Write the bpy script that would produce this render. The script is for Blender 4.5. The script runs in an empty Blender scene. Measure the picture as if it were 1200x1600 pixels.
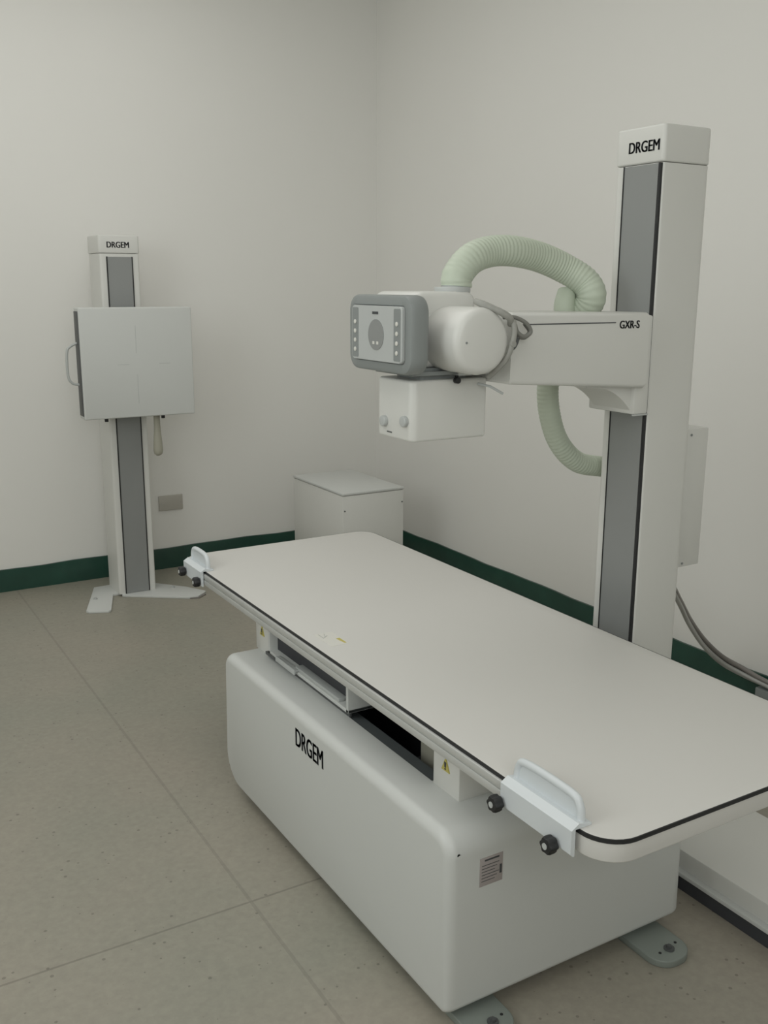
import bpy, bmesh, math
from mathutils import Vector, Matrix
C = bpy.context.scene.collection
SC = bpy.context.scene

# ------------------------------------------------------------------ camera
def look_camera():
    pitch, roll, yaw = 0.22864, 0.003716, 0.53893
    f = Vector((math.sin(yaw)*math.cos(pitch), math.cos(yaw)*math.cos(pitch), -math.sin(pitch)))
    r = Vector((math.cos(yaw), -math.sin(yaw), 0)); u = r.cross(f)
    c, s = math.cos(roll), math.sin(roll)
    r2 = c*r + s*u; u2 = -s*r + c*u
    cam = bpy.data.cameras.new('camera'); cam.sensor_fit = 'VERTICAL'
    cam.sensor_height = 24.0; cam.lens = 24.0*1525.46/1600.0; cam.clip_start = 0.02
    o = bpy.data.objects.new('camera', cam); C.objects.link(o)
    M = Matrix((r2, u2, -f)).transposed().to_4x4()
    M.translation = Vector((-1.18225, -1.17082, 1.70877))
    o.matrix_world = M; SC.camera = o
look_camera()

# ------------------------------------------------------------------ light and exposure
w = bpy.data.worlds.new('world'); SC.world = w; w.use_nodes = True
w.node_tree.nodes['Background'].inputs[0].default_value = (0.9, 1.0, 0.95, 1)
w.node_tree.nodes['Background'].inputs[1].default_value = 0.05
SC.view_settings.view_transform = 'Standard'; SC.view_settings.look = 'None'
SC.view_settings.gamma = 1.0; SC.view_settings.use_curve_mapping = False
SC.view_settings.exposure = 0.0
def area(name, loc, size, power, col=(1, 0.98, 0.92), aim=None):
    l = bpy.data.lights.new(name, 'AREA'); l.shape = 'RECTANGLE'; l.size, l.size_y = size
    l.energy = power; l.color = col
    o = bpy.data.objects.new(name, l); C.objects.link(o); o.location = loc
    if aim is not None:
        o.rotation_euler = (Vector(aim)-Vector(loc)).to_track_quat('-Z', 'Y').to_euler()
    return o
area('ceiling_area_light', (-0.3, 2.5, 3.55), (2.6, 2.6), 26, (1, 0.99, 0.965))
area('ceiling_area_light', (-1.0, -1.2, 3.55), (2.4, 2.0), 13, (1, 0.99, 0.965))  # weak fill added overhead for the near half of the room
area('unseen_side_light', (-2.72, 1.2, 2.3), (2.6, 1.8), 38, (0.95, 1.0, 1.0), (1.5, 2.6, 1.5))  # unseen area light added for brightness from the left; the wall has no window
area('unseen_side_light', (-1.0, -2.92, 2.5), (2.8, 1.6), 44, (0.97, 1.0, 1.0), (0.2, 3.5, 1.9))  # unseen fill added behind the camera to lift the walls and near faces

# ------------------------------------------------------------------ materials
def mat(name, col, rough=0.5, metal=0.0, noise=0.0, nscale=6.0, bump=0.0, bscale=60.0, spec=0.5):
    m = bpy.data.materials.new(name); m.use_nodes = True
    nt = m.node_tree; b = nt.nodes['Principled BSDF']
    b.inputs['Base Color'].default_value = (*col, 1); b.inputs['Roughness'].default_value = rough
    b.inputs['Metallic'].default_value = metal; b.inputs['Specular IOR Level'].default_value = spec
    tc = nt.nodes.new('ShaderNodeTexCoord')
    if noise:
        n = nt.nodes.new('ShaderNodeTexNoise'); n.inputs['Scale'].default_value = nscale; n.inputs['Detail'].default_value = 4
        nt.links.new(tc.outputs['Object'], n.inputs['Vector'])
        mx = nt.nodes.new('ShaderNodeMix'); mx.data_type = 'RGBA'
        mx.inputs[6].default_value = (*[c*(1-noise) for c in col], 1); mx.inputs[7].default_value = (*[min(1, c*(1+noise)) for c in col], 1)
        nt.links.new(n.outputs['Fac'], mx.inputs[0]); nt.links.new(mx.outputs[2], b.inputs['Base Color'])
    if bump:
        n2 = nt.nodes.new('ShaderNodeTexNoise'); n2.inputs['Scale'].default_value = bscale; n2.inputs['Detail'].default_value = 3
        nt.links.new(tc.outputs['Object'], n2.inputs['Vector'])
        bp = nt.nodes.new('ShaderNodeBump'); bp.inputs['Strength'].default_value = bump; bp.inputs['Distance'].default_value = 0.002
        nt.links.new(n2.outputs['Fac'], bp.inputs['Height']); nt.links.new(bp.outputs['Normal'], b.inputs['Normal'])
    return m
WALL = mat('wall_paint', (0.85, 0.842, 0.805), 0.6, noise=0.015, nscale=1.3, bump=0.15, bscale=40)
CEIL = mat('ceiling_paint', (0.78, 0.77, 0.73), 0.8, noise=0.01)
WHITE = mat('white_enamel', (0.71, 0.71, 0.675), 0.38, noise=0.01, nscale=3)
PANEL = mat('white_sheet_steel', (0.63, 0.645, 0.625), 0.4, noise=0.01, nscale=3)
TOP = mat('white_laminate', (0.67, 0.660, 0.628), 0.42, noise=0.012, nscale=2)
COOL = mat('cool_white_plastic', (0.70, 0.74, 0.76), 0.35, noise=0.01)
ALU = mat('brushed_aluminium', (0.62, 0.63, 0.61), 0.45, 0.35, noise=0.03, nscale=20)
STRIP = mat('grey_cover_band', (0.30, 0.31, 0.305), 0.42, 0.15, noise=0.03, nscale=2)
BLACK = mat('black_rubber', (0.018, 0.019, 0.02), 0.55, noise=0.1)
RIM = mat('blue_grey_steel', (0.12, 0.135, 0.14), 0.5, noise=0.05)
CAV = mat('dark_cavity_and_skirt', (0.05, 0.053, 0.06), 0.6, noise=0.1)  # cavity shade put into the colour; also the rail's own dark skirt
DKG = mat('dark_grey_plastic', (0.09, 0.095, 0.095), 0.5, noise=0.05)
MIDG = mat('mid_grey_plastic', (0.26, 0.28, 0.275), 0.45, noise=0.03)
LTG = mat('light_grey_plastic', (0.50, 0.52, 0.51), 0.4, noise=0.02)
HOSE = mat('pale_green_hose', (0.55, 0.61, 0.50), 0.5, noise=0.03, nscale=10)
BEIGE = mat('beige_plastic', (0.40, 0.39, 0.32), 0.5, noise=0.03)
INK = mat('dark_grey_ink', (0.06, 0.065, 0.07), 0.6, noise=0.03)
GREEN = mat('green_gloss_paint', (0.020, 0.066, 0.048), 0.25, noise=0.35, nscale=5, bump=0.4, bscale=14)
YEL = mat('yellow_print', (0.55, 0.48, 0.12), 0.5, noise=0.03)
PAPER = mat('off_white_sticker', (0.72, 0.71, 0.66), 0.6, noise=0.02)
LABEL = mat('pinkish_grey_label', (0.40, 0.36, 0.35), 0.5, noise=0.05, nscale=60)
CABLE = mat('grey_cable_sheath', (0.22, 0.205, 0.19), 0.45, noise=0.05)
CABLE2 = mat('light_grey_cable_sheath', (0.42, 0.42, 0.40), 0.45, noise=0.05)
WIRE = mat('braided_grey_sleeve', (0.36, 0.36, 0.33), 0.6, noise=0.1, nscale=90)
WIRE2 = mat('grey_wire', (0.22, 0.22, 0.20), 0.5, noise=0.05)
FOOT = mat('grey_green_steel', (0.25, 0.28, 0.255), 0.45, 0.1, noise=0.03)
PLATE = mat('beige_wall_plate', (0.50, 0.48, 0.43), 0.5, noise=0.02)

def floor_material():
    m = bpy.data.materials.new('speckled_vinyl_floor'); m.use_nodes = True
    nt = m.node_tree; b = nt.nodes['Principled BSDF']; N = nt.nodes.new; L = nt.links.new
    tc = N('ShaderNodeTexCoord'); sep = N('ShaderNodeSeparateXYZ'); geo = N('ShaderNodeNewGeometry'); L(geo.outputs['Position'], sep.inputs[0])
    def M_(op, a, bb=None, c=None):
        n = N('ShaderNodeMath'); n.operation = op
        for i, v in enumerate((a, bb, c)):
            if v is None: continue
            if isinstance(v, (int, float)): n.inputs[i].default_value = v
            else: L(v, n.inputs[i])
        return n.outputs[0]
    big = N('ShaderNodeTexNoise'); big.inputs['Scale'].default_value = 1.1; big.inputs['Detail'].default_value = 5
    L(tc.outputs['Object'], big.inputs['Vector'])
    r = N('ShaderNodeValToRGB'); r.color_ramp.elements[0].position = 0.35; r.color_ramp.elements[1].position = 0.68
    r.color_ramp.elements[0].color = (0.295, 0.290, 0.238, 1); r.color_ramp.elements[1].color = (0.350, 0.318, 0.262, 1)
    L(big.outputs['Fac'], r.inputs[0])
    fine = N('ShaderNodeTexNoise'); fine.inputs['Scale'].default_value = 55; fine.inputs['Detail'].default_value = 4
    L(tc.outputs['Object'], fine.inputs['Vector'])
    f1 = M_('MULTIPLY_ADD', fine.outputs['Fac'], 0.32, 0.84)
    # small dark chips
    v = N('ShaderNodeTexVoronoi'); v.inputs['Scale'].default_value = 38; v.inputs['Randomness'].default_value = 1.0
    L(tc.outputs['Object'], v.inputs['Vector'])
    sepc = N('ShaderNodeSeparateColor'); L(v.outputs['Color'], sepc.inputs[0])
    size = M_('MULTIPLY', M_('POWER', sepc.outputs[0], 2.2), 0.20)
    spk = M_('LESS_THAN', v.outputs['Distance'], size)
    f2 = M_('SUBTRACT', 1.0, M_('MULTIPLY', spk, 0.34))
    # joints between the large sheets
    def joint(o, at, period, half):
        d = M_('ABSOLUTE', M_('SUBTRACT', M_('FRACT', M_('DIVIDE', M_('SUBTRACT', o, at-period/2), period)), 0.5))
        return M_('LESS_THAN', d, half/period)
    j = M_('MAXIMUM', joint(sep.outputs[1], 1.125, 3.8, 0.0035), M_('MULTIPLY', joint(sep.outputs[0], -0.245, 3.8, 0.005), 0.55))
    f3 = M_('SUBTRACT', 1.0, M_('MULTIPLY', j, 0.28))
    fac = M_('MULTIPLY', M_('MULTIPLY', f1, f2), f3)
    vm = N('ShaderNodeVectorMath'); vm.operation = 'SCALE'; L(r.outputs['Color'], vm.inputs[0]); L(fac, vm.inputs['Scale'])
    L(vm.outputs[0], b.inputs['Base Color']); b.inputs['Roughness'].default_value = 0.42
    return m
FLOOR = floor_material()

# ------------------------------------------------------------------ mesh helpers (world coordinates; obj() shifts them to the thing's base)
def mesh_from(bm, name):
    bmesh.ops.recalc_face_normals(bm, faces=bm.faces)
    me = bpy.data.meshes.new(name); bm.to_mesh(me); bm.free(); return me
def obj(name, bm, m, parent=None, smooth=True, label=None):
    off = Vector((0, 0, 0)); p = parent
    while p is not None: off += p.location; p = p.parent
    # origin of the object at its own bounding-box base
    vs = [v.co for v in bm.verts]
    lo = Vector([min(v[i] for v in vs) for i in range(3)]); hi = Vector([max(v[i] for v in vs) for i in range(3)])
    org = Vector(((lo.x+hi.x)/2, (lo.y+hi.y)/2, lo.z))
    for v in bm.verts: v.co -= org
    me = mesh_from(bm, name)
    for i in (m if isinstance(m, (list, tuple)) else [m]): me.materials.append(i)
    if smooth:
        me.polygons.foreach_set('use_smooth', [True]*len(me.polygons))
        me.set_sharp_from_angle(angle=math.radians(38))
    o = bpy.data.objects.new(name, me); C.objects.link(o); o.location = org-off
    if parent is not None: o.parent = parent
    if label: o['label'] = label
    return o
def thing(name, label, cat, loc, group=None):
    o = bpy.data.objects.new(name, None); C.objects.link(o); o.location = loc
    o.empty_display_size = 0.1; o['label'] = label; o['category'] = cat
    if group: o['group'] = group
    return o
def tag(o, label, cat, group=None):
    o['label'] = label; o['category'] = cat
    if group: o['group'] = group
    return o
def struct(name, bm, m, parent=None):
    o = obj(name, bm, m, parent); o['kind'] = 'structure'; return o
def new(): return bmesh.new()
def box(bm, x0, x1, y0, y1, z0, z1, bev=0.0, seg=2, mi=0):
    b = bmesh.new()
    bmesh.ops.create_cube(b, size=1)
    for v in b.verts: v.co = Vector(((x0+x1)/2+v.co.x*(x1-x0), (y0+y1)/2+v.co.y*(y1-y0), (z0+z1)/2+v.co.z*(z1-z0)))
    if bev: bmesh.ops.bevel(b, geom=b.edges[:], offset=bev, segments=seg, profile=0.5, affect='EDGES', clamp_overlap=True)
    for f in b.faces: f.material_index = mi
    merge(bm, b); return bm
def merge(bm, b):
    mp = {v: bm.verts.new(v.co) for v in b.verts}
    for f in b.faces:
        try: nf = bm.faces.new([mp[v] for v in f.verts]); nf.material_index = f.material_index
        except ValueError: pass
    b.free()
def rrect(w, h, r, n=6):
    """outline of a rounded rectangle centred on 0; r one radius or four (++, -+, --, +-)"""
    rs = r if isinstance(r, (list, tuple)) else [r]*4
    out = []
    for k, (sx, sy) in enumerate(((1, 1), (-1, 1), (-1, -1), (1, -1))):
        rr = max(rs[k], 1e-4); cx, cy = sx*(w/2-rr), sy*(h/2-rr)
        for i in range(n+1):
            a = math.pi/2*(k+i/n); out.append((cx+rr*math.cos(a), cy+rr*math.sin(a)))
    return out
AX = {'z': lambda a, b, c: (a, b, c), 'x': lambda a, b, c: (c, a, b), 'y': lambda a, b, c: (a, c, b)}
def loft(bm, rings, cap=True, mi=0):
    vr = [[bm.verts.new(p) for p in r] for r in rings]; n = len(rings[0])
    for a, b in zip(vr, vr[1:]):
        for i in range(n):
            f = bm.faces.new((a[i], a[(i+1) % n], b[(i+1) % n], b[i])); f.material_index = mi
    if cap:
        f = bm.faces.new(list(reversed(vr[0]))); f.material_index = mi
        f = bm.faces.new(vr[-1]); f.material_index = mi
    return bm
def prism(bm, outline, c0, c1, axis='z', off=(0, 0), bev=0.0, seg=3, mi=0):
    """outline extruded from c0 to c1 along an axis, both rims eased by bev"""
    ox, oy = off; t = AX[axis]
    n = len(outline)
    # inward normals for rim easing
    area2 = sum(outline[i][0]*outline[(i+1) % n][1]-outline[(i+1) % n][0]*outline[i][1] for i in range(n))
    sg = 1 if area2 > 0 else -1
    nor = []
    for i in range(n):
        a, b_ = Vector(outline[i-1]), Vector(outline[(i+1) % n]); d = (b_-a)
        d = d.normalized() if d.length > 1e-9 else Vector((1, 0)); nor.append(Vector((-d.y, d.x))*sg)
    def ring(ins, c): return [t(ox+outline[i][0]+nor[i].x*ins, oy+outline[i][1]+nor[i].y*ins, c) for i in range(n)]
    R = []
    s = 1 if c1 > c0 else -1
    if bev:
        for k in range(seg+1):
            a = math.pi/2*k/seg; R.append(ring(bev*(1-math.sin(a)), c0+s*bev*(1-math.cos(a))))
        for k in range(seg+1):
            a = math.pi/2*k/seg; R.append(ring(bev*(1-math.cos(a)), c1-s*bev*(1-math.sin(a))))
    else: R = [ring(0, c0), ring(0, c1)]
    return loft(bm, R, mi=mi)
def cyl(bm, c, r, c0, c1, axis='z', n=32, bev=0.0, r2=None, mi=0):
    t = AX[axis]; r2 = r if r2 is None else r2
    def ring(rr, z): return [t(c[0]+rr*math.cos(2*math.pi*i/n), c[1]+rr*math.sin(2*math.pi*i/n), z) for i in range(n)]
    s = 1 if c1 > c0 else -1; R = []
    if bev:
        for k in range(4):
            a = math.pi/2*k/3; R.append(ring(r-bev*(1-math.sin(a)), c0+s*bev*(1-math.cos(a))))
        for k in range(4):
            a = math.pi/2*k/3; R.append(ring(r2-bev*(1-math.cos(a)), c1-s*bev*(1-math.sin(a))))
    else: R = [ring(r, c0), ring(r2, c1)]
    return loft(bm, R, mi=mi)
def spline(pts, n=12):
    P = [Vector(p) for p in pts]; P = [2*P[0]-P[1]]+P+[2*P[-1]-P[-2]]; out = []
    for i in range(1, len(P)-2):
        for k in range(n):
            t = k/n; a, b, c, d = P[i-1:i+3]
            out.append(0.5*((2*b)+(c-a)*t+(2*a-5*b+4*c-d)*t*t+(3*b-a-3*c+d)*t*t*t))
    out.append(P[-2]); return out
def tube(bm, pts, rad, n=14, smooth=0, ripple=None, mi=0):
    P = spline(pts, smooth) if smooth else [Vector(p) for p in pts]
    if ripple:   # resample evenly so that the corrugation keeps one pitch
        pitch, amp = ripple; d = [0]
        for a, b in zip(P, P[1:]): d.append(d[-1]+(b-a).length)
        step = pitch/6; k = 0; Q = []; s = 0
        while s < d[-1]:
            while d[k+1] < s: k += 1
            Q.append(P[k].lerp(P[k+1], (s-d[k])/max(d[k+1]-d[k], 1e-9))); s += step
        P = Q
    m = len(P); rings = []; T0 = (P[1]-P[0]).normalized()
    up = T0.orthogonal().normalized()
    for i, p in enumerate(P):
        T = (P[min(i+1, m-1)]-P[max(i-1, 0)]).normalized()
        up = (up-T*up.dot(T)).normalized(); sd = T.cross(up)
        r = rad(i/(m-1)) if callable(rad) else rad
        if ripple: r *= 1+ripple[1]*math.sin(2*math.pi*i/6)
        rings.append([p+(up*math.cos(2*math.pi*k/n)+sd*math.sin(2*math.pi*k/n))*r for k in range(n)])
    return loft(bm, rings, mi=mi)
def sphere(bm, c, r, s=(1, 1, 1), n=20, mi=0):
    b = bmesh.new(); bmesh.ops.create_uvsphere(b, u_segments=n, v_segments=n//2, radius=r)
    for v in b.verts: v.co = Vector((c[0]+v.co.x*s[0], c[1]+v.co.y*s[1], c[2]+v.co.z*s[2]))
    for f in b.faces: f.material_index = mi
    merge(bm, b); return bm
def text(name, s, origin, right, up, width, height, m, parent, bold=0.02):
    bold = 0.0
    """lettering as thin raised print: lower-left corner, reading and up directions, size of the word"""
    cu = bpy.data.curves.new(name, 'FONT'); cu.body = s; cu.size = 1; cu.extrude = 0.02; cu.offset = bold; cu.resolution_u = 4
    t = bpy.data.objects.new(name, cu); C.objects.link(t); bpy.context.view_layer.update()
    me = bpy.data.meshes.new_from_object(t.evaluated_get(bpy.context.evaluated_depsgraph_get()))
    bpy.data.objects.remove(t); bm = new(); bm.from_mesh(me); bpy.data.meshes.remove(me)
    src = bm.copy()
    for d in (0.035, 0.07):
        b2 = src.copy()
        for v in b2.verts: v.co.x += d; v.co.z *= 1
        merge(bm, b2)
    src.free()
    xs = [v.co.x for v in bm.verts]; ys = [v.co.y for v in bm.verts]
    x0, x1, y0, y1 = min(xs), max(xs), min(ys), max(ys)
    R, U = Vector(right), Vector(up); Nn = R.cross(U); O = Vector(origin)
    for v in bm.verts:
        v.co = O+R*((v.co.x-x0)/(x1-x0)*width)+U*((v.co.y-y0)/(y1-y0)*height)+Nn*(0.0006 if v.co.z > 0 else -0.0004)
    return obj(name, bm, m, parent, smooth=False)

# ------------------------------------------------------------------ room shell
WX, WY, LX, FY, CZ = 2.145, 4.50, -2.8, -3.0, 3.6
struct('floor', box(new(), LX, WX, FY, WY, -0.1, 0), FLOOR)
struct('ceiling', box(new(), LX, WX, FY, WY, CZ, CZ+0.1), CEIL)
struct('wall_back', box(new(), LX-0.12, WX+0.12, WY, WY+0.12, -0.1, CZ+0.1), WALL)
struct('wall_right', box(new(), WX, WX+0.12, FY, WY, -0.1, CZ+0.1), WALL)
struct('wall_left', box(new(), LX-0.12, LX, FY, WY, -0.1, CZ+0.1), WALL)
struct('wall_front', box(new(), LX-0.12, WX+0.12, FY-0.12, FY, -0.1, CZ+0.1), WALL)
BH = 0.129
def skirting(kind, a, b):
    # profile: flat face, eased sloping top, tiny wave from hand-cut tiles
    bm = new(); n = 60; rings = []
    for i in range(n+1):
        s = a+(b-a)*i/n; wv = 0.0025*math.sin(s*7.3)+0.0015*math.sin(s*17.1)
        prof = [(0, 0), (0.018, 0), (0.018, BH*0.72+wv), (0.012, BH+wv), (0, BH+wv)]
        rings.append([(s, WY-0.0-p, z) if kind == 'back' else (WX-p, s, z) for p, z in prof])
    return loft(bm, rings)
struct('baseboard_back', skirting('back', LX, WX), GREEN)
struct('baseboard_right', skirting('right', FY, WY-0.02), GREEN)

# ------------------------------------------------------------------ examination table
TH = 0.70; TW = 0.81; TL = 2.30
tb = thing('examination_table', 'long white X-ray examination table with a black-edged flat top on a bulky white pedestal', 'table', (0.335, 1.105, 0))
# tabletop: rounded plan, black seam set into the top rim
plan = rrect(TW, TL, [0.07, 0.07, 0.075, 0.075], 8)
cxy = (TW/2, TL/2)
obj('tabletop', prism(new(), plan, TH-0.050, TH, 'z', cxy, bev=0.003), TOP, tb)
def band(bm, pl, off, grow, z0, z1, th):
    n = len(pl); out = []
    def g(e):
        res = []
        for i in range(n):
            a, b_ = Vector(pl[i-1]), Vector(pl[(i+1) % n]); d = (b_-a).normalized()
            res.append((off[0]+pl[i][0]+d.y*e, off[1]+pl[i][1]-d.x*e))
        return res
    o_, i_ = g(grow+th), g(grow)
    V = [[bm.verts.new((*p, z)) for p in ring] for ring, z in ((o_, z0), (o_, z1), (i_, z1), (i_, z0))]
    for k in range(4):
        A, B = V[k], V[(k+1) % 4]
        for i in range(n): bm.faces.new((A[i], A[(i+1) % n], B[(i+1) % n], B[i]))
    return bm
obj('edge_gasket', band(new(), plan, cxy, -0.0025, TH-0.0095, TH-0.0006, 0.0040), BLACK, tb, label='thin black gasket line around the top rim')
# side rails (both long sides): two aluminium bands with a groove between them
for sx in (0, 1):
    bm = new(); x0 = -0.008 if sx == 0 else TW-0.004; x1 = x0+0.012
    box(bm, x0, x1, 0.09, TL-0.09, TH-0.027, TH-0.009, 0.002)
    box(bm, x0, x1, 0.09, TL-0.09, TH-0.049, TH-0.030, 0.002)
    box(bm, x0+0.004, x1+0.02*(1 if sx == 0 else -1), 0.09, TL-0.09, TH-0.0495, TH-0.010)
    obj('side_rail', bm, ALU, tb, label='aluminium accessory rail along the edge')
# underframe that carries the top
bm = new()
for x in (0.10, 0.64): box(bm, x, x+0.06, 0.25, 2.05, TH-0.085, TH-0.05, 0.003)
obj('underframe', bm, ALU, tb)
# two carrier boxes with warning triangles
BT = 0.50
for (y0, y1) in ((0.560, 0.672), (1.655, 1.765)):
    o = obj('support_box', box(new(), 0.065, 0.62, y0, y1, BT-0.004, TH-0.052, 0.003), WHITE, tb)
    ym = (y0+y1)/2; bm = new()
    prism(bm, [(-0.017, 0), (0.017, 0), (0, 0.036)], 0.0625, 0.0655, 'x', (ym, 0.556))
    t = obj('warning_triangle', bm, YEL, o, label='small yellow warning triangle')
    bm = new(); 
    prism(bm, [(-0.003, 0.010), (0.003, 0.010), (0.0045, 0.024), (-0.0045, 0.024)], 0.0618, 0.0626, 'x', (ym, 0.556))
    cyl(bm, (ym, 0.562), 0.003, 0.0618, 0.0626, 'x', 10)
    obj('warning_mark', bm, INK, o, smooth=False)
# detector tray housing under the top
bm = new(); X0, X1, Y0, Y1, Z0, Z1 = 0.056, 0.63, 1.095, 1.645, 0.516, 0.648
box(bm, X0, X1, Y0, Y1, Z0, Z0+0.012, 0.002); box(bm, X0, X1, Y0, Y1, Z1-0.030, Z1, 0.002)
box(bm, X0, X1, Y0, Y0+0.014, Z0, Z1, 0.002); box(bm, X0, X1, Y1-0.014, Y1, Z0, Z1, 0.002); box(bm, X1-0.01, X1, Y0, Y1, Z0, Z1)
tray = obj('detector_housing', bm, PANEL, tb)
obj('slot_shade_block', box(new(), X0+0.028, X1-0.012, Y0+0.015, Y1-0.015, Z0+0.0125, Z1-0.031), CAV, tray, label='dark block standing for the shade inside the open housing')  # solid dark block in place of the slot's shaded hollow
bm = new(); box(bm, X0+0.002, X0+0.03, Y0+0.06, Y1-0.20, Z0+0.012, Z0+0.024, 0.003)
obj('tray', bm, LTG, tray)
bm = new(); box(bm, X0-0.012, X0+0.006, 1.42, 1.56, Z0+0.012, Z0+0.020, 0.003); box(bm, X0-0.014, X0-0.008, 1.42, 1.56, Z0+0.004, Z0+0.022, 0.002)
obj('tray_handle', bm, LTG, tray)
bm = new(); box(bm, X0-0.004, X0+0.004, 1.56, 1.66, Z0-0.007, Z0+0.003, 0.001); box(bm, X0+0.01, X0+0.018, Y0+0.01, 1.55, BT-0.004, Z0+0.0, 0.001)
obj('tray_runner', bm, DKG, tray)
# pedestal: big body with softly rounded top and ends, opening in the top
PX0, PX1, PY0, PY1, PZ = -0.05, 0.72, 0.433, 1.785, 0.035
def pedestal():
    """profile in YZ rounded at the four corners, swept in X with soft long edges; a real well sunk in the top"""
    b = new()
    out = rrect(PY1-PY0, BT-PZ, [0.055, 0.060, 0.020, 0.11], 10)
    n = len(out); W = PX1-PX0; R = 0.028; S = 6; cy, cz = (PY0+PY1)/2, (BT+PZ)/2
    nor = []
    for i in range(n):
        d = (Vector(out[(i+1) % n])-Vector(out[i-1])).normalized(); nor.append(Vector((-d.y, d.x)))
    rings = []
    for k in range(2*S+2):
        if k <= S: a = math.pi/2*k/S; x = PX0+R*(1-math.cos(a)); q = 1-math.sin(a)
        else: a = math.pi/2*(k-S-1)/S; x = PX1-R*(1-math.sin(a)); q = 1-math.cos(a)
        ring = []
        for i in range(n):
            ztop = max(0.0, min(1.0, (out[i][1]/((BT-PZ)/2)+0.6)/1.2))  # full softness at the top, crisp at the bottom
            ins = q*(0.012+(R-0.012)*ztop)
            ring.append((x, cy+out[i][0]+nor[i].x*ins, cz+out[i][1]+nor[i].y*ins))
        rings.append(ring)
    return loft(b, rings)
ped = obj('pedestal', pedestal(), PANEL, tb)
# well: boolean cut so that the hole is real
bmw = box(new(), 0.066, 0.63, 0.678, 1.66, 0.18, 0.70)
mw = mesh_from(bmw, 'cut'); cut = bpy.data.objects.new('cut', mw); C.objects.link(cut)
md = ped.modifiers.new('well', 'BOOLEAN'); md.operation = 'DIFFERENCE'; md.solver = 'EXACT'; md.object = cut
bpy.context.view_layer.update()
me2 = bpy.data.meshes.new_from_object(ped.evaluated_get(bpy.context.evaluated_depsgraph_get()))
ped.modifiers.clear(); ped.data = me2; bpy.data.objects.remove(cut)
me2.set_sharp_from_angle(angle=math.radians(38))
# lining of the well, its shade put into the near-black colour
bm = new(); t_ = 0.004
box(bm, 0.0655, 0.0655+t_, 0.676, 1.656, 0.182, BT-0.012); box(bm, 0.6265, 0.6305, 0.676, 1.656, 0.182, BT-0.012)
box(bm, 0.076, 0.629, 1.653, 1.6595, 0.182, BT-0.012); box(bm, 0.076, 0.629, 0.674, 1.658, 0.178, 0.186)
obj('well_lining', bm, CAV, ped, label='near-black lining standing for the shade in the pedestal opening')
bm = new(); loft(bm, [[(0.0665, y, BT-0.004), (0.0665, y, BT-0.07), (0.112, y, BT-0.07), (0.112, y, BT-0.010)] for y in (0.679, 1.655)])
obj('lift_column', box(new(), 0.165, 0.30, 0.80, 0.885, 0.19, 0.505, 0.006), BEIGE, ped)
obj('well_rim', bm, RIM, ped, label='dark grey steel rim inside the opening')
bm = new(); box(bm, 0.12, 0.62, 0.92, 0.95, 0.40, 0.412, 0.002); box(bm, 0.33, 0.42, 0.95, 1.45, 0.19, 0.46, 0.006)
obj('lift_mechanism', bm, CAV, ped)
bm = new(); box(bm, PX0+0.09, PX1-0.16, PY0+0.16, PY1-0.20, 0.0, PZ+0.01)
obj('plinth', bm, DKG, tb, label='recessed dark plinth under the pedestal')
for (x, yc) in ((0.60, 0.375), (0.045, 0.40)):
    bm = new(); prism(bm, rrect(0.125, 0.30, [0.01, 0.01, 0.055, 0.055], 8), 0.0, 0.020, 'z', (x, yc+0.09), bev=0.003)
    fp = obj('foot_plate', bm, FOOT, tb)
    bm = new(); cyl(bm, (x+0.005, yc-0.018), 0.014, 0.0195, 0.024, 'z', 20); cyl(bm, (x+0.005, yc-0.018), 0.007, 0.022, 0.031, 'z', 6)
    obj('anchor_bolt', bm, DKG, fp)
    for hx, hy in ((x+0.038, yc-0.008), (x-0.028, yc-0.018)): obj('bolt_hole', cyl(new(), (hx, hy), 0.004, 0.0195, 0.0212, 'z', 12), BLACK, fp)
text('lettering', 'DRGEM', (PX0-0.0003, 1.222, 0.393), (0, -1, 0), (0, 0, 1), 0.176, 0.056, INK, tb, 0.03)
# rating label on the near end
lb = obj('rating_label', box(new(), 0.037, 0.103, PY0-0.0012, PY0+0.001, 0.352, 0.425, 0.0003), LABEL, tb, label='small pinkish-grey rating label with tiny illegible print')
bm = new(); box(bm, 0.050, 0.092, PY0-0.0018, PY0-0.001, 0.4155, 0.4195)
for k in range(6): box(bm, 0.042, 0.092-0.006*(k % 3), PY0-0.0016, PY0-0.001, 0.404-0.008*k, 0.4055-0.008*k)
box(bm, 0.094, 0.100, PY0-0.0018, PY0-0.001, 0.372, 0.395)
obj('label_print', bm, INK, lb, smooth=False)
bm = new(); cyl(bm, (-0.022, 0.452), 0.004, PY0-0.0008+0.002, PY0-0.0028+0.004, 'y', 12)
obj('screw', bm, LTG, tb)
# paper sticker on top
st = obj('alignment_sticker', box(new(), 0.040, 0.098, 1.165, 1.275, TH-0.0002, TH+0.0006), PAPER, tb, label='small off-white sticker with yellow printing')
bm = new(); prism(bm, [(0.088, 1.172), (0.094, 1.172), (0.094, 1.215), (0.082, 1.215)], TH+0.0005, TH+0.0011, 'z')
obj('yellow_print', bm, YEL, st, smooth=False)
bm = new()
for a, b_ in (((0.052, 1.270), (0.052, 1.235)), ((0.070, 1.268), (0.060, 1.240)), ((0.052, 1.235), (0.072, 1.250))): tube(bm, [(*a, TH+0.0007), (*b_, TH+0.0007)], 0.0006, 4)
obj('grey_print', bm, MIDG, st)
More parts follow.
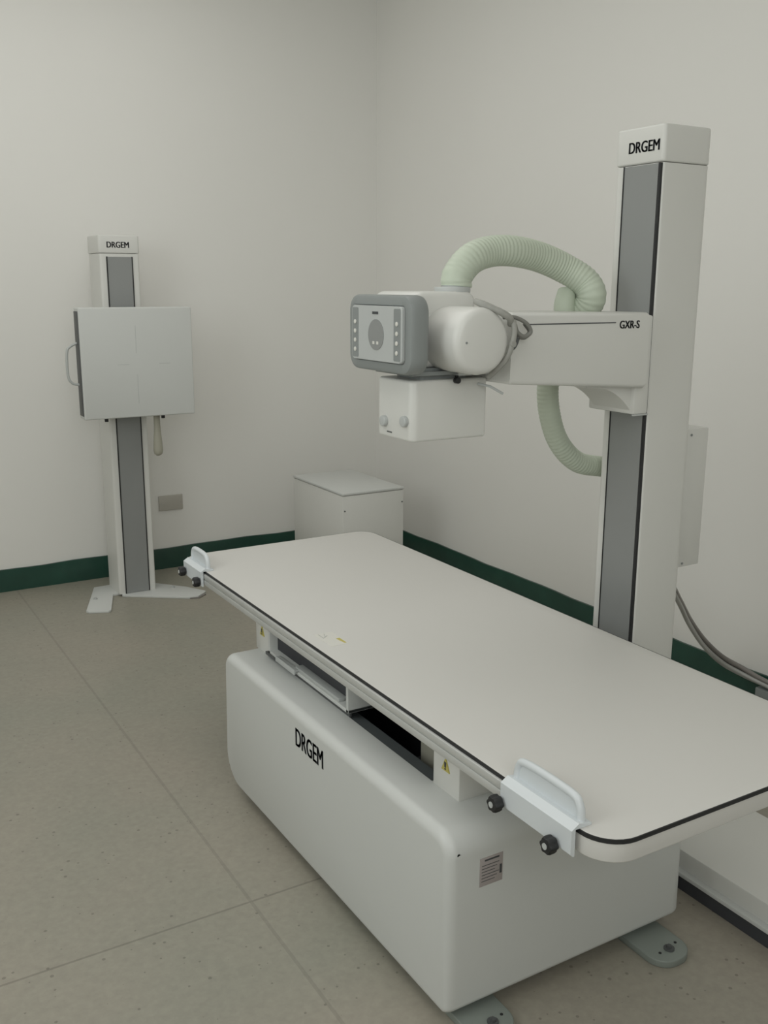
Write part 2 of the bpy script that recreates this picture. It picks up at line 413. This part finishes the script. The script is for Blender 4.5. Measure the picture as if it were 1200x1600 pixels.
# hand grips clamped on the left edge
def grip(y0, y1, far):
    bm = new()
    # bracket hugging the rail: a sloping top shoulder and a vertical face
    prof = [(-0.020, TH-0.050), (-0.014, TH-0.056), (-0.010, TH-0.056), (-0.010, TH+0.0005), (0.030, TH+0.0005), (0.030, TH+0.005), (-0.002, TH+0.011), (-0.020, TH+0.000)]
    loft(bm, [[(x, y, z) for x, z in prof] for y in (y0, y0+0.004, y1-0.004, y1)])
    root = obj('hand_grip', bm, COOL, tb)
    bm = new(); h = 0.052
    tube(bm, [(0.014, y0+0.012, TH+0.004), (0.014, y0+0.018, TH+h*0.72), (0.014, y0+0.045, TH+h), (0.014, y1-0.045, TH+h), (0.014, y1-0.018, TH+h*0.72), (0.014, y1-0.012, TH+0.004)], 0.0085, 12, smooth=8)
    obj('handle_bar', bm, COOL, root)
    # translucent-looking infill panel of the handle
    out = [(y0+0.016, TH+0.004), (y0+0.022, TH+h*0.75), (y0+0.048, TH+h-0.003), (y1-0.048, TH+h-0.003), (y1-0.022, TH+h*0.75), (y1-0.016, TH+0.004)]
    bm = new(); prism(bm, out, 0.0115, 0.0165, 'x')
    obj('handle_infill', bm, COOL, root)
    ks = ((y0+0.045, TH-0.047), (y1-0.003, TH-0.043)) if not far else ((y0+0.010, TH-0.036), (y1-0.02, TH-0.034))
    for ky, kz in ks:
        bm = new(); n = 36
        rings = []
        for (x, sc) in ((-0.021, 0.62), (-0.025, 0.95), (-0.030, 1.0), (-0.040, 1.0), (-0.045, 0.9), (-0.046, 0.5)):
            rings.append([(x, ky+0.017*sc*(1+0.09*math.cos(6*2*math.pi*i/n))*math.cos(2*math.pi*i/n), kz+0.017*sc*(1+0.09*math.cos(6*2*math.pi*i/n))*math.sin(2*math.pi*i/n)) for i in range(n)])
        loft(bm, rings); cyl(bm, (ky, kz), 0.005, -0.022, -0.012, 'x', 12)
        cyl(bm, (ky, kz), 0.0066, -0.044, -0.0475, 'x', 16, mi=1)
        obj('clamp_knob', bm, [BLACK, LTG], root, label='black scalloped knob with pale centre cap')
grip(0.075, 0.295, False)
grip(2.055, 2.235, True)

# ------------------------------------------------------------------ rail on the floor for the tube stand
fr = thing('floor_rail', 'long low white floor rail with a dark skirt between table and right wall', 'rail', (1.045, 0.65, 0))
obj('rail_cover', box(new(), 0.868, 1.235, -0.9, 2.35, 0.05, 0.112, 0.006), WHITE, fr)
obj('rail_ledge', box(new(), 0.846, 0.872, -0.9, 2.35, 0.044, 0.056, 0.001), PANEL, fr)
obj('rail_skirt', box(new(), 0.852, 1.235, -0.895, 2.345, 0.0, 0.048), CAV, fr, label='dark skirt under the rail')

# ------------------------------------------------------------------ tube stand
ts = thing('tube_stand', 'tall white X-ray tube stand column with grey band, holding the tube head over the table', 'X-ray tube stand', (1.12, 1.03, 0.112))
CX0, CX1, CY0, CY1 = 1.0, 1.20, 0.937, 1.125
colplan = rrect(CX1-CX0, CY1-CY0, [0.03, 0.010, 0.010, 0.03], 6)
cc = ((CX0+CX1)/2, (CY0+CY1)/2)
obj('column', prism(new(), colplan, 0.115, 2.052, 'z', cc), WHITE, ts)
capplan = rrect(CX1-CX0+0.006, CY1-CY0+0.004, [0.035, 0.012, 0.012, 0.035], 8)
obj('column_cap', prism(new(), capplan, 2.054, 2.157, 'z', cc, bev=0.006), WHITE, ts)
obj('cover_band', box(new(), CX0-0.004, CX0+0.002, 0.952, 1.086, 0.16, 2.050), STRIP, ts, label='long grey band on the front of the column')
for y, w_ in ((0.945, 0.008), (1.088, 0.003)):
    obj('band_edge', box(new(), CX0-0.006, CX0+0.002, y-w_/2, y+w_/2, 0.16, 2.051), BLACK, ts, label='thin black edge strip')
text('lettering', 'DRGEM', (CX0-0.0035, 1.074, 2.086), (0, -1, 0), (0, 0, 1), 0.122, 0.031, INK, ts, 0.03)
obj('carriage_base', prism(new(), rrect(0.30, 0.30, 0.02, 4), 0.112, 0.15, 'z', (1.125, 1.03), bev=0.004), WHITE, ts)
cb = obj('cable_box', box(new(), 1.201, 1.338, 0.990, 1.09, 0.802, 1.262, 0.004), WHITE, ts)
for z in (1.243, 0.815): obj('box_screw', cyl(new(), (1.258, z), 0.004, 0.9875, 0.991, 'y', 12), MIDG, cb)
# carriage that wraps the column and the arm
bm = new()
# arm: long box, deeper towards the column
def armring(x, zt, zb, y0=0.908, y1=1.12, r=0.012):
    o_ = rrect(y1-y0, zt-zb, r, 4); return [(x, (y0+y1)/2+a, (zt+zb)/2+b_) for a, b_ in o_]
loft(bm, [armring(0.452, 1.632, 1.456), armring(0.458, 1.639, 1.449), armring(0.95, 1.634, 1.415), armring(0.958, 1.629, 1.421)])
arm = obj('arm', bm, WHITE, ts)
bm = new(); box(bm, 0.505, 0.823, 0.9070, 0.9082, 1.6055, 1.6085)
obj('accent_line', bm, INK, arm, smooth=False)
text('lettering', 'GXR-S', (0.838, 0.9076, 1.590), (1, 0, 0), (0, 0, 1), 0.078, 0.022, INK, arm, 0.02)
bm = new(); box(bm, 0.935, 1.0-0.007, 0.930, 1.125, 1.335, 1.625, 0.006)
pts = [(0.94-0.18*k/16, 1.422-0.080*(1-k/16)**2.6) for k in range(17)]+[(0.76, 1.43), (0.94, 1.43)]
prism(bm, pts, 0.945, 1.10, 'y')
obj('carriage', bm, WHITE, ts)
obj('carriage_trim', box(new(), 0.9325, 0.9945, 0.9285, 0.935, 1.331, 1.336, 0.001), LTG, ts)
bm = new(); tube(bm, [(0.80, 1.10, 1.622), (0.798, 1.10, 1.655), (0.815, 1.11, 1.69)], lambda t: 0.033-0.004*t, 20, smooth=6)
obj('hose_holder', bm, HOSE, ts)
# tube assembly
bm = new()
prism(bm, rrect(0.20, 0.20, 0.030, 6), 1.03, 1.25, 'y', (0.325, 1.592), bev=0.015)
box(bm, 0.40, 0.460, 1.00, 1.11, 1.47, 1.625, 0.008)
th = obj('tube_housing', bm, WHITE, ts)
bm = new(); n = 48; rings = []
ccx, ccz, R0 = 0.335, 1.568, 0.0865
for (y, r) in ((1.20, 0.084), (1.0, R0), (0.895, R0), (0.884, R0-0.0025), (0.876, R0-0.008), (0.872, R0-0.017), (0.8695, 0.045), (0.868, 0.02), (0.8675, 0.004)):
    rings.append([(ccx+r*math.cos(2*math.pi*i/n), y, ccz+r*math.sin(2*math.pi*i/n)) for i in range(n)])
loft(bm, rings)
obj('tube_barrel', bm, WHITE, th)
bm = new(); cyl(bm, (0.28, 1.566), 0.003, 0.869, 0.8755, 'y', 12)
obj('barrel_screw', bm, MIDG, th)
bm = new(); cyl(bm, (0.385, 1.09), 0.050, 1.688, 1.704, 'z', 32, 0.003); cyl(bm, (0.397, 1.09), 0.040, 1.700, 1.716, 'z', 32, 0.003)
obj('hose_collar', bm, LTG, th)
# control panel
PCY, PCZ = 1.085, 1.5835
bm = new()
out = rrect(0.325, 0.200, 0.042, 8); inn = rrect(0.262, 0.146, 0.012, 8)
def rr(o_, x, s=1.0): return [(x, PCY+a*s, PCZ+b_*s) for a, b_ in o_]
loft(bm, [rr(out, 0.205, 0.94), rr(out, 0.200, 0.98), rr(out, 0.190, 1.0), rr(out, 0.158, 1.0), rr(out, 0.150, 0.975), rr(out, 0.147, 0.93), rr(inn, 0.147, 1.03), rr(inn, 0.149, 1.0), rr(inn, 0.160, 0.985)])
cp = obj('control_panel', bm, MIDG, ts, label='grey framed control panel')
bm = new()
loft(bm, [rr(inn, 0.162, 0.985), rr(inn, 0.1415, 0.985), rr(inn, 0.1390, 0.97)])
obj('faceplate', bm, LTG, cp)
for sy in (-1, 1): obj('button_strip', prism(new(), rrect(0.032, 0.132, [0.004]*4, 4), 0.1381, 0.1393, 'x', (PCY+sy*0.108, PCZ)), MIDG, cp)
bm = new(); cyl(bm, (PCY-0.002, PCZ-0.003), 0.040, 0.1377, 0.1393, 'x', 40)
obj('dial', bm, STRIP, cp)
for dy in (-0.010, 0.010): obj('dial_print', box(new(), 0.1371, 0.1379, PCY+dy-0.006, PCY+dy+0.004, PCZ-0.028, PCZ-0.020), PAPER, cp, smooth=False)
bm = new()
for dy in (-0.010, 0, 0.010): box(bm, 0.1381, 0.1393, PCY+0.002+dy-0.005, PCY+0.002+dy+0.005, PCZ+0.050, PCZ+0.057)
obj('panel_marking', bm, INK, cp, smooth=False)
for sy in (-1, 1):
    for k in range(4):
        bm = new(); cyl(bm, (PCY+sy*0.108, PCZ+0.028-0.0245*k), 0.0060, 0.1360, 0.1385, 'x', 16, 0.001)
        obj('button', bm, PAPER, cp)
# collimator
bm = new(); prism(bm, rrect(0.15, 0.13, 0.01, 4), 1.462, 1.492, 'z', (0.32, 1.09)); box(bm, 0.20, 0.345, 1.002, 1.19, 1.474, 1.4845, 0.001)
obj('collimator_mount', bm, MIDG, ts, label='dark mounting plate under the tube')
box_ = new(); box(box_, 0.348, 0.392, 1.000, 1.04, 1.470, 1.488, 0.002)
obj('mount_latch', box_, PANEL, ts)
bm = new(); prism(bm, rrect(0.245, 0.185, [0.008, 0.022, 0.022, 0.008], 6), 1.298, 1.462, 'z', (0.3225, 1.0925), bev=0.008)
co = obj('collimator', bm, WHITE, ts)
for y, z in ((1.135, 1.343), (1.030, 1.353)):
    bm = new(); cyl(bm, (y, z), 0.015, 0.188, 0.202, 'x', 28, 0.003)
    obj('collimator_knob', bm, LTG, co)
bm = new(); box(bm, 0.199, 0.2005, 1.10, 1.125, 1.313, 1.3165)
obj('slot_mark', bm, DKG, co)
bm = new(); cyl(bm, (0.339, 1.459), 0.0085, 0.985, 1.001, 'y', 20, 0.002); cyl(bm, (0.339, 1.470), 0.003, 0.99, 1.0, 'y', 10)
obj('rotation_lock_knob', bm, BLACK, co)
bm = new(); tube(bm, [(0.410, 0.995, 1.447), (0.425, 0.96, 1.442), (0.462, 0.95, 1.421)], 0.0035, 10)
obj('release_lever', bm, LTG, co)
# cable sleeve and wiring at the end of the arm
bm = new(); tube(bm, [(0.347, 0.93, 1.668), (0.352, 0.90, 1.660), (0.380, 0.875, 1.645), (0.412, 0.868, 1.627), (0.430, 0.885, 1.61)], lambda t: 0.0095-0.0035*abs(2*t-0.5) if t < 0.5 else 0.009, 12, smooth=6)
obj('cable_sleeve', bm, WIRE, ts)
bm = new(); tube(bm, [(0.405, 0.885, 1.628), (0.437, 0.875, 1.627), (0.468, 0.868, 1.612), (0.482, 0.866, 1.590), (0.462, 0.868, 1.578), (0.440, 0.868, 1.590), (0.432, 0.87, 1.610)], 0.0055, 10, smooth=8)
tube(bm, [(0.470, 0.878, 1.612), (0.487, 0.876, 1.590), (0.470, 0.878, 1.575), (0.447, 0.876, 1.580)], 0.006, 10, smooth=8)
obj('wire_loop', bm, WIRE2, ts)
bm = new(); tube(bm, [(0.452, 0.880, 1.585), (0.448, 0.876, 1.570), (0.436, 0.874, 1.551), (0.420, 0.878, 1.541)], 0.0045, 10, smooth=8)
obj('wire_loop', bm, DKG, ts)
bm = new(); tube(bm, [(0.428, 0.872, 1.620), (0.430, 0.868, 1.590), (0.424, 0.870, 1.555), (0.418, 0.88, 1.525), (0.404, 0.90, 1.495), (0.405, 0.94, 1.470)], 0.0075, 10, smooth=8)
cyl(bm, (0.425, 1.560), 0.009, 0.862, 0.872, 'y', 16, 0.001)
obj('wire_clamp', bm, WIRE, ts)
bm = new(); tube(bm, [(0.398, 1.09, 1.705), (0.402, 1.09, 1.735), (0.444, 1.09, 1.778), (0.516, 1.10, 1.800), (0.595, 1.10, 1.803), (0.697, 1.11, 1.790), (0.785, 1.10, 1.760), (0.838, 1.065, 1.722), (0.853, 1.045, 1.680), (0.855, 1.075, 1.640), (0.860, 1.15, 1.605), (0.840, 1.182, 1.52), (0.815, 1.18, 1.395), (0.835, 1.18, 1.290), (0.880, 1.18, 1.210), (0.960, 1.185, 1.150), (1.07, 1.19, 1.125), (1.10, 1.145, 1.12)],
    lambda t: 0.0425 if t < 0.5 else 0.0425-0.009*min(1, (t-0.5)/0.12), 22, smooth=10, ripple=(0.012, 0.018))
obj('corrugated_hose', bm, HOSE, ts, label='pale green corrugated cable hose looping over the arm')

# ------------------------------------------------------------------ chest (wall) stand
ws = thing('chest_stand', 'white upright chest stand with square detector panel against the back wall', 'X-ray wall stand', (0.33, 4.17, 0))
SX0, SX1, SY0, SY1 = 0.228, 0.438, 4.07, 4.29
obj('column', prism(new(), rrect(SX1-SX0, SY1-SY0, [0.02, 0.02, 0.012, 0.012], 5), 0.012, 1.862, 'z', ((SX0+SX1)/2, (SY0+SY1)/2)), WHITE, ws)
obj('column_cap', prism(new(), rrect(SX1-SX0+0.006, SY1-SY0+0.006, [0.02, 0.02, 0.014, 0.014], 5), 1.864, 1.955, 'z', ((SX0+SX1)/2, (SY0+SY1)/2), bev=0.005), WHITE, ws)
obj('cover_band', box(new(), 0.268, 0.396, SY0-0.004, SY0+0.002, 0.014, 1.846), STRIP, ws, label='long grey band on the front of the column')
for x in (0.2655, 0.3985): obj('band_edge', box(new(), x-0.0028, x+0.0028, SY0-0.006, SY0+0.002, 0.014, 1.847), BLACK, ws, label='thin black edge strip')
text('lettering', 'DRGEM', (0.268, SY0-0.0036, 1.892), (1, 0, 0), (0, 0, 1), 0.118, 0.030, INK, ws, 0.03)
obj('detector_mount', box(new(), 0.235, 0.43, 3.965, 4.062, 1.16, 1.47, 0.005), WHITE, ws)
DX0, DX1, DY0, DY1, DZ0, DZ1 = 0.052, 0.640, 3.87, 3.965, 1.028, 1.592
bm = new(); prism(bm, rrect(DX1-DX0, DZ1-DZ0, 0.008, 4), DY0, DY1, 'y', ((DX0+DX1)/2, (DZ0+DZ1)/2), bev=0.006)
dp = obj('detector_panel', bm, PANEL, ws)
mx, mz = 0.336, 1.303
for a, b_, c, d in ((mx-0.0012, mx+0.0012, 1.36, 1.50), (mx-0.0012, mx+0.0012, 1.10, 1.25), (0.235, 0.295, mz-0.0012, mz+0.0012), (0.455, 0.515, mz-0.0012, mz+0.0012)):
    obj('centering_mark', box(new(), a, b_, DY0-0.0006, DY0+0.001, c, d), LTG, dp, smooth=False)
for a, b_ in ((0.16, 0.30), (0.37, 0.51)):
    for z in (1.1605, 1.4455): obj('format_line', box(new(), a, b_, DY0-0.0003, DY0+0.001, z-0.0004, z+0.0004), PANEL, dp, smooth=False)
obj('side_trim', box(new(), DX0-0.004, DX0+0.004, DY0+0.012, DY1-0.015, DZ0+0.018, DZ1-0.018, 0.002), DKG, dp, label='dark grey trim on the left side of the panel')
bm = new(); tube(bm, [(DX0-0.002, 3.925, 1.415), (DX0-0.035, 3.925, 1.400), (DX0-0.055, 3.925, 1.370), (DX0-0.057, 3.925, 1.255), (DX0-0.038, 3.925, 1.215), (DX0-0.002, 3.925, 1.205)], 0.0065, 10, smooth=8)
obj('handle', bm, LTG, dp)
for x in (0.177, 0.481):
    bm = new(); cyl(bm, (x, 3.93), 0.010, 1.006, 1.030, 'z', 16, 0.002)
    obj('lock_knob', bm, BLACK, dp)
bm = new(); rings = []; n = 20
for z, r in ((1.030, 0.017), (0.97, 0.017), (0.93, 0.019), (0.87, 0.024), (0.83, 0.026), (0.812, 0.022), (0.803, 0.012), (0.801, 0.003)):
    rings.append([(0.452+r*math.cos(2*math.pi*i/n), 3.95+r*0.8*math.sin(2*math.pi*i/n), z) for i in range(n)])
loft(bm, rings)
obj('hand_grip', bm, BEIGE, ws, label='beige pear-shaped grip hanging under the panel')
# splayed floor feet
bm = new(); prism(bm, [(0.435, 4.10), (0.20, 4.10), (0.115, 3.835), (0.10, 3.825), (0.005, 3.865), (-0.005, 3.885), (0.14, 4.28), (0.27, 4.29)][::-1], 0.0, 0.012, 'z', bev=0.002)
fp = obj('foot_plate', bm, PANEL, ws)
bm = new(); prism(bm, [(0.24, 4.06), (0.545, 3.840), (0.60, 3.83), (0.665, 3.885), (0.67, 3.905), (0.60, 4.03), (0.46, 4.20), (0.30, 4.24)], 0.0, 0.0125, 'z', bev=0.002)
fp2 = obj('foot_plate', bm, PANEL, ws)
for (x, y, p_) in ((0.09, 4.06, fp), (0.53, 4.05, fp2)):
    bm = new(); cyl(bm, (x, y), 0.012, 0.0115, 0.016, 'z', 16); cyl(bm, (x, y), 0.007, 0.015, 0.022, 'z', 6)
    obj('anchor_bolt', bm, LTG, p_)
bm = new(); prism(bm, [(0.553, 3.848), (0.60, 3.828), (0.655, 3.872), (0.645, 3.886)], 0.0, 0.006, 'z', (0.002, -0.012))
obj('foot_shim', bm, CABLE, fp2)

# ------------------------------------------------------------------ generator cabinet in the corner
gx0, gx1, gy0, gy1, gz = 1.292, 1.682, 3.405, 4.02, 0.60
g = thing('generator_cabinet', 'plain white box cabinet standing in the room corner behind the table', 'cabinet', ((gx0+gx1)/2, (gy0+gy1)/2, 0))
body = obj('body', box(new(), gx0, gx1, gy0, gy1, 0.02, gz-0.016, 0.004), WHITE, g)
obj('lid', box(new(), gx0-0.003, gx1+0.003, gy0-0.003, gy1+0.003, gz-0.014, gz, 0.004), PANEL, g)
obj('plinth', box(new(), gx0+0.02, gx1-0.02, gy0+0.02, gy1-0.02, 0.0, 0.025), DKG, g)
for y_, x_ in ((gy0, gx0+0.012), (gy0, gx1-0.010)):
    bm = new(); cyl(bm, (x_, 0.500 if x_ < 1.4 else 0.515), 0.0045, gy0-0.002, gy0+0.002, 'y', 12)
    obj('screw', bm, DKG, g)

# ------------------------------------------------------------------ small things
bm = box(new(), 0.612, 0.762, WY-0.012, WY+0.0, 0.362, 0.455, 0.004)
pl = thing('wall_plate', 'blank beige rectangular cover plate low on the back wall beside the wall stand', 'wall plate', (0.687, WY-0.006, 0.362))
obj('cover', bm, PLATE, pl)
for x in (0.626, 0.748): obj('screw', cyl(new(), (x, 0.408), 0.003, WY-0.0135, WY-0.011, 'y', 10), CABLE2, pl)
cbn = thing('cable_bundle', 'loose bundle of grey cables sagging from the column down to the right wall', 'cables', (1.7, 1.25, 0.10))
base = [(1.225, 1.150, 0.80), (1.300, 1.085, 0.722), (1.45, 1.156, 0.600), (1.65, 1.276, 0.450), (1.85, 1.370, 0.300), (2.0, 1.395, 0.190), (2.075, 1.345, 0.140), (2.095, 1.25, 0.118), (2.095, 1.05, 0.105)]
import random
random.seed(4)
for k, (m_, dz, dx, r_) in enumerate(((CABLE, 0.012, 0.0, 0.010), (CABLE2, -0.010, -0.004, 0.009), (CABLE, 0.0, 0.012, 0.008), (CABLE2, -0.022, 0.004, 0.007))):
    pts = []
    for i, p in enumerate(base):
        s = min(1.0, i/4)
        pts.append((p[0]+dx*s, p[1]+0.004*random.uniform(-1, 1), p[2]+dz*s*(1.0 if i < 7 else 0.7)))
    obj('cable', tube(new(), pts, r_, 12, smooth=8), m_, cbn)
tr = obj('cable_trunking', box(new(), 2.085, 2.126, 0.2, 1.285, 0.0, 0.088, 0.004), MIDG)
tag(tr, 'short grey cable trunking on the floor against the green skirting under the cables', 'cable trunking')
